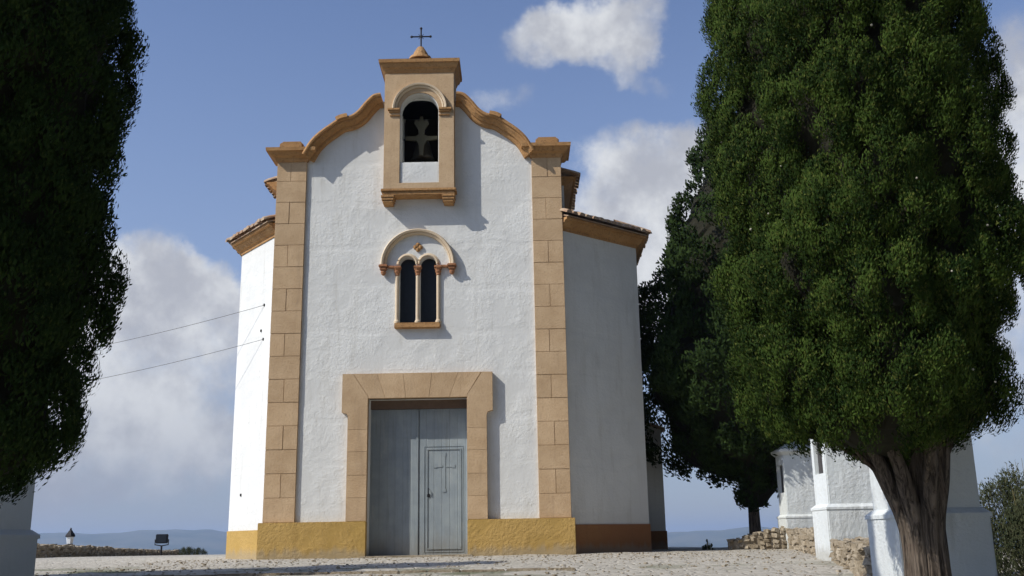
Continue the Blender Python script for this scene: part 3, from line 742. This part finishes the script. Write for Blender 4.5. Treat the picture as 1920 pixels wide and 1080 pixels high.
# ---------------------------------------------------------------- cables
def cable(a, b, sag, label):
    bm = bmesh.new(); a = Vector(a); b = Vector(b); n = 24
    tube(bm, [a.lerp(b, k/n)-Vector((0, 0, sag*4*(k/n)*(1-k/n))) for k in range(n+1)], .0065, 5)
    return tag(link('cable', bm, M_wire), label, 'cable', 'cables strung to the chapel wall')
for (za, lb, zb) in ((6.47, 'upper thin black cable from the chapel left wall to the left cypress', 5.75), (5.55, 'lower thin black cable from the chapel left wall to the left cypress', 4.75)):
    cable((-4.10, .66, za), (-15.5, 6.0, zb), .20, lb)
for zz_, x_, y_ in ((6.47, -4.12, .68), (5.55, -4.10, .66), (5.80, -4.2, .78), (1.6, -4.7, 1.42)):
    bm = bmesh.new(); box(bm, x_-.025, x_+.025, y_-.03, y_+.08, zz_-.035, zz_+.035, .008); part('wall_bracket', bm, M_iron)
# ---------------------------------------------------------------- trees
def lobes(seed):
    R = np.random.RandomState(seed); return [(R.randint(1, 7), R.uniform(.3, 2.2), R.uniform(0, 6.28), R.uniform(.35, 1)) for _ in range(9)]
LUMPS = {}
def foliage(prof, seed, nclump, nleaf, cl, leaf, jit=.10, off=lambda z: (0, 0), fill=.33, updir=.9, dense=lambda th, z: 1.0, flatk=1.5, lump=2.6, bump=.6):
    """numpy cloud of small pointed sprays gathered in clumps over an uneven crown"""
    R = np.random.RandomState(seed); lb = lobes(seed); z0, z1 = prof[0][0], prof[-1][0]
    pz = np.array([p[0] for p in prof]); pr = np.array([p[1] for p in prof])
    zz = np.linspace(z0, z1, 400); rr = np.interp(zz, pz, pr); cdf = np.cumsum(rr+.12); cdf /= cdf[-1]
    vs = []; cdf2 = np.cumsum(rr+.05); cdf2 /= cdf2[-1]
    ls = cl*lump; area = 2*np.pi*np.trapezoid(rr, zz) if hasattr(np, 'trapezoid') else 2*np.pi*np.trapz(rr, zz)
    NL = max(12, int(area/(ls*ls*2.2))); lz = np.interp(R.rand(NL), cdf2, zz); lth = R.rand(NL)*2*np.pi; lr = np.interp(lz, pz, pr)
    LC = np.stack([lr*np.cos(lth), lr*np.sin(lth), lz/1.35], 1); lsz = R.uniform(.6, 1.25, NL); LUMPS['last'] = (LC, ls, lsz, bump, lb)
    for c in range(nclump):
        z = np.interp(R.rand(), cdf, zz); th = R.rand()*2*np.pi
        if R.rand() > dense(th, z): continue
        r = np.interp(z, pz, pr); mod = sum(a*np.sin(k*th+f*z+ph) for k, f, ph, a in lb)/3
        dd = np.sqrt(((LC-np.array([r*np.cos(th), r*np.sin(th), z/1.35]))**2).sum(1))/(ls*lsz); bulge = np.clip(1-dd.min()**2, -.9, 1)*lsz[dd.argmin()]
        inner = R.rand() < fill
        rad = r*(1+jit*mod)+bulge*ls*bump-.08*ls
        if inner: rad *= R.uniform(.80, .95)
        rad = max(rad, .02); ox, oy = off(z)
        c0 = np.array([ox+rad*np.cos(th), oy+rad*np.sin(th), z]); cs = cl*R.uniform(.55, 1.3)*min(1, .5+.6*r/pr.max())
        n = int(nleaf*(cs/cl)**2); d = R.normal(size=(n, 3)); d /= np.linalg.norm(d, axis=1)[:, None]
        outw = np.array([np.cos(th), np.sin(th), .3]); flip = (d@outw) < -.35; d[flip] *= -1
        q = R.uniform(.45, 1.0, (n, 1)); pos = c0+d*q*cs*np.array([1, 1, flatk])
        dr = d*.8+np.array([0, 0, updir])+outw*.4+R.normal(size=(n, 3))*.3
        nm = d+np.array([np.cos(th), np.sin(th), .15])*.45+R.normal(size=(n, 3))*.42; nm /= np.linalg.norm(nm, axis=1)[:, None]
        dr -= nm*(dr*nm).sum(1)[:, None]*.8; dr /= np.linalg.norm(dr, axis=1)[:, None]
        sd = np.cross(dr, nm); sd /= np.linalg.norm(sd, axis=1)[:, None]
        ln = leaf[0]*R.uniform(.6, 1.4, (n, 1)); wd = leaf[1]*R.uniform(.6, 1.4, (n, 1))
        A = pos-dr*ln*.5; B = pos+sd*wd*.5; Cc = pos+dr*ln*.5; Dd = pos-sd*wd*.5
        vs.append(np.stack([A, B, Cc, Dd], 1).reshape(-1, 3))
    V = np.concatenate(vs); me = bpy.data.meshes.new('crown'); me.vertices.add(len(V)); me.vertices.foreach_set('co', V.astype(np.float32).ravel())
    n = len(V)//4; me.loops.add(n*4); me.loops.foreach_set('vertex_index', np.arange(n*4, dtype=np.int32))
    me.polygons.add(n); me.polygons.foreach_set('loop_start', np.arange(n, dtype=np.int32)*4); me.polygons.foreach_set('loop_total', np.full(n, 4, np.int32)); me.update(calc_edges=True)
    return me
def core(prof, seed, k, off=lambda z: (0, 0), jit=.1):
    """inner mass of twigs that stops one seeing straight through; follows the lumps of the crown"""
    L_, ls, lsz, bump, lb = LUMPS['last']; bm = bmesh.new(); rings = []; z0, z1 = prof[0][0], prof[-1][0]; nz, na = 90, 72
    for j in range(nz+1):
        z = z0+(z1-z0)*j/nz; r = interp(z, prof); ox, oy = off(z); ring = []
        for i in range(na):
            th = 2*math.pi*i/na; mod = sum(a*math.sin(kk*th+f*z+ph) for kk, f, ph, a in lb)/3
            dd = np.sqrt(((L_-np.array([r*math.cos(th), r*math.sin(th), z/1.35]))**2).sum(1))/(ls*lsz); m_ = int(dd.argmin()); bu = max(-.9, 1-dd[m_]**2)*lsz[m_]
            rr = max(.02, (r*(1+jit*mod)+bu*ls*bump)*k-.04+.05*mnoise.noise(Vector((math.cos(th)*9, math.sin(th)*9, z*9)))); ring.append(bm.verts.new((ox+rr*math.cos(th), oy+rr*math.sin(th), z)))
        rings.append(ring)
    for a, b in zip(rings, rings[1:]):
        for i in range(na): bm.faces.new((a[i], a[(i+1) % na], b[(i+1) % na], b[i]))
    bm.faces.new(rings[0][::-1]); bm.faces.new(rings[-1])
    me = bpy.data.meshes.new('tmp'); bm.to_mesh(me); bm.free(); return me
def join_meshes(a, b, mat=None):
    bm = bmesh.new(); bm.from_mesh(a); n0 = len(bm.faces); bm.from_mesh(b); bm.faces.ensure_lookup_table()
    if mat:
        a.materials.append(mat); a.materials.append(M_twig_shade)
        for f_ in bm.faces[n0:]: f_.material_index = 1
    bm.to_mesh(a); bm.free(); bpy.data.meshes.remove(b); return a
GRP = 'tall cypresses'
# big right-hand cypress
bx, by = 5.98, -16.0; bz = gz(bx, by)
t = thing('cypress_tree', (bx, by, bz), 'big dense green cypress with thick fluted trunk in front of the shrine pillars', 'tree')
P = [(1.0-bz, .25), (1.15-bz, .66), (1.45-bz, .92), (2.0-bz, 1.10), (2.7-bz, 1.12), (3.8-bz, 1.05), (5.0-bz, 1.07), (6.5-bz, 1.0), (8.5-bz, .7), (10.5-bz, .2)]
offb = lambda z: (-.17-.022*(z-2.2), 0)
me = foliage(P, 11, 5000, 240, .12, (.036, .0125), .06, offb, lump=2.6, bump=.80)
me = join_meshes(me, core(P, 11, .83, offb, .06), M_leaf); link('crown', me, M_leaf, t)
bm = bmesh.new(); R = random.Random(3)
def limb(bm, pts, rads, seed, lump=.25, n=5): 
    sp = smooth_path(pts, n); m = len(sp); rr = [float(np.interp(i/(m-1)*(len(rads)-1), range(len(rads)), rads)) for i in range(m)]
    tube(bm, sp, rr, 14, lump, seed)
for k in range(9):
    a = 2*math.pi*k/9+R.uniform(-.2, .2); r0 = .115; c, s_ = math.cos(a), math.sin(a)
    limb(bm, [(c*r0*1.25, s_*r0*1.25, -.2), (c*r0, s_*r0, .25), (c*r0*1.0, s_*r0, .85), (c*.24-.02, s_*.24, 1.30), (c*.38-.08, s_*.38, 1.8), (c*.5-.12, s_*.6, 2.7)], [.11, .09, .08, .065, .045, .03], k*3.1)
limb(bm, [(0, 0, -.3), (.02, 0, .8), (0, 0, 2.2), (-.05, 0, 5), (-.1, 0, 9)], [.20, .17, .16, .12, .03], 40)
for k in range(26):
    a = R.uniform(0, 6.28); c, s_ = math.cos(a), math.sin(a); l = R.uniform(.5, .8); h = R.uniform(1.25, 1.6)
    limb(bm, [(c*.12, s_*.12, h-.15), (c*l*.45-.06, s_*l*.45, h+.12), (c*l-.12, s_*l, h+R.uniform(.4, .8))], [.035, .02, .008], k, .1, 4)
link('trunk', bm, M_bark, t, True)
bm = bmesh.new(); bmesh.ops.create_icosphere(bm, subdivisions=1, radius=.012); mc = bpy.data.meshes.new('cone'); bm.to_mesh(mc); bm.free(); mc.materials.append(M_cone)
lb = lobes(11)
for k in range(42):
    z = R.uniform(1.5, 6.0)-bz; th = R.uniform(math.pi*.95, math.pi*2.05); r = interp(z, P)*(1+.085*sum(a*math.sin(kk*th+f*z+ph) for kk, f, ph, a in lb)/3)+R.uniform(.10, .22)
    o = bpy.data.objects.new('cone', mc); C.objects.link(o); o.parent = t; ox, oy = offb(z); o.location = (ox+r*math.cos(th), oy+r*math.sin(th), z); s_ = R.uniform(.7, 1.25); o.scale = (s_, s_, s_)
# left-hand cypresses: the near one and its neighbours along the row
def cyp(x, y, P, seed, label, ncl, nl, cl, leaf, mat, jit=.09, off=lambda z: (0, 0), trunk=.24, ck=.84, **kw):
    b = gz(x, y); P = [(z-b, r) for z, r in P]; t = thing('cypress_tree', (x, y, b), label, 'tree')
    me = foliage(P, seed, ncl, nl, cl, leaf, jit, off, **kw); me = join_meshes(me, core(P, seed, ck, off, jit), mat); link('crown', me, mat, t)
    bm = bmesh.new()
    for k in range(5):
        a = 2*math.pi*k/5; c, s_ = math.cos(a)*trunk*.5, math.sin(a)*trunk*.5
        limb(bm, [(c*1.3, s_*1.3, -.3), (c, s_, .5), (c*1.1, s_*1.1, P[0][0]+.3), (c*2.5, s_*2.5, P[0][0]+1.3)], [trunk*.62, trunk*.5, trunk*.4, trunk*.2], k+seed)
    limb(bm, [(0, 0, -.3), (0, 0, P[-1][0]*.5), (0, 0, P[-1][0]*.9)], [trunk*.8, trunk*.5, trunk*.15], seed)
    link('trunk', bm, M_bark, t, True); return t
PL = [(.75, .25), (.88, .75), (1.2, .96), (1.7, 1.02), (2.4, 1.06), (3.4, 1.03), (4.6, 1.08), (6.2, 1.02), (8.2, .75), (10.2, .2)]
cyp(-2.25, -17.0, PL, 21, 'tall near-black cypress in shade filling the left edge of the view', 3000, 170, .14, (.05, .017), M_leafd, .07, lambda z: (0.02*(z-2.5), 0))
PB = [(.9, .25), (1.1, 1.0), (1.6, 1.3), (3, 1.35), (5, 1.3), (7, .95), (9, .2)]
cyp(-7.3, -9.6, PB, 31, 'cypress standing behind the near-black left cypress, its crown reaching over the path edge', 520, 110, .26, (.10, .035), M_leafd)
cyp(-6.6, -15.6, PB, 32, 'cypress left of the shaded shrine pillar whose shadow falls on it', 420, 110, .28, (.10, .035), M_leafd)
# far cypress between chapel and pillars
PF = [(1.15, .06), (1.5, .35), (1.8, .8), (2.3, 1.8), (2.8, 2.35), (3.6, 2.55), (4.6, 3.2), (5.6, 3.4), (6.8, 2.55), (8.8, 1.8), (10.4, 1.25), (12.0, .6), (13.2, .15)]
cyp(9.25, 4.6, PF, 43, 'dark spreading cypress beside the chapel with ragged sparse branches against the sky', 1250, 120, .42, (.15, .06), M_leaf2, .17, lambda z: (.0, 0), .17, updir=.5, fill=.35, flatk=1.0, ck=.70)

# ---------------------------------------------------------------- shrubs and weeds
def shrub(x, y, r, h, label, seed, name='shrub', spikes=40, cat='shrub'):
    b = gz(x, y); t = thing(name, (x, y, b), label, cat)
    P = [(0.0, r*.7), (h*.3, r), (h*.7, r*.8), (h, r*.15)]
    me = foliage(P, seed, max(10, int(420*r*h)), 110, min(.16, r*.35), (.05, .014), .2, updir=.8, fill=.5); link('foliage', me, M_bush, t)
    bm = bmesh.new(); R = random.Random(seed)
    for k in range(spikes):
        a = R.uniform(0, 6.28); q = R.uniform(.1, .95)*r; hh = h*R.uniform(.75, 1.28)*(1-.35*q/r); x0, y0 = q*.4*math.cos(a), q*.4*math.sin(a)
        tube(bm, [(x0, y0, 0), (q*math.cos(a)*.9, q*math.sin(a)*.9, hh*.6), (q*math.cos(a)*1.1, q*math.sin(a)*1.1, hh)], [.008, .006, .002], 4)
    link('stem', bm, M_straw, t); return t
shrub(9.35, -11.2, .62, 1.38, 'dark olive shrub with thin dry stems at the right edge behind the shrine pillar', 61, spikes=70)
shrub(9.0, -13.1, .45, .75, 'low bush at the bottom right corner in front of the taller shrub', 62, spikes=40)
shrub(7.55, 2.7, .10, .26, 'tiny green weed tuft on the terrace edge right of the chapel', 63, 'weed', 14, 'weed')
shrub(-20.2, 46, .9, .55, 'small green bush at the far end of the long terrace wall', 64, spikes=10)
shrub(-15.6, 12.6, .3, .55, 'green bush at the near end of the long terrace wall by the shaded pillar', 65, spikes=20)
# loose pebbles and gravel over the terrace
R = random.Random(8); bm = bmesh.new()
for k in range(2200):
    x = R.uniform(-6, 9.5); y = -12+R.random()**.8*12.3
    if sdist(x, y) > -.3 or (abs(x) < 3.9 and y > -.2): continue
    s_ = R.uniform(.006, .020) if R.random() < .95 else R.uniform(.02, .04)
    r_ = bmesh.ops.create_cube(bm, size=s_*1.6); rot = Matrix.Rotation(R.uniform(0, 6.3), 3, 'Z')
    for v in r_['verts']:
        p = rot @ v.co; v.co = Vector((p.x*R.uniform(.8, 1.4), p.y*R.uniform(.7, 1.2), p.z*.55*R.uniform(.6, 1.1)))+Vector((x, y, gz(x, y)+.012))
tag(link('gravel', bm, M_rubble), 'loose pebbles strewn over the stony terrace', 'gravel', kind='stuff')
# stone edging across the slope in front of the chapel
bm = bmesh.new(); x = -8.0
while x < 3.2:
    l = R.uniform(.35, .8); y = -8.3+.03*x; z = gz(x, y)
    box(bm, x+.01, x+l-.01, y-.10, y+.10, z-.1, z+.035+R.uniform(-.008, .008), .015); x += l
tag(link('stone_edging', bm, M_rubble), 'row of pale flush edging stones across the terrace in front of the chapel', 'edging')

# ---------------------------------------------------------------- haze
bm = bmesh.new(); box(bm, -16000, 16000, -16000, 16000, -260, 135)
hz = tag(link('haze', bm, None), 'thin blue haze over the valley and far hills', 'haze', kind='stuff')
m = bpy.data.materials.new('haze'); m.use_nodes = True; m.node_tree.nodes.clear(); g = G(m.node_tree)
pv = g.n('ShaderNodeVolumePrincipled', i={'Color': (.58, .74, 1, 1), 'Density': .00015, 'Anisotropy': .1})
g.n('ShaderNodeOutputMaterial', i={'Volume': pv.outputs[0]}); hz.data.materials.append(m)
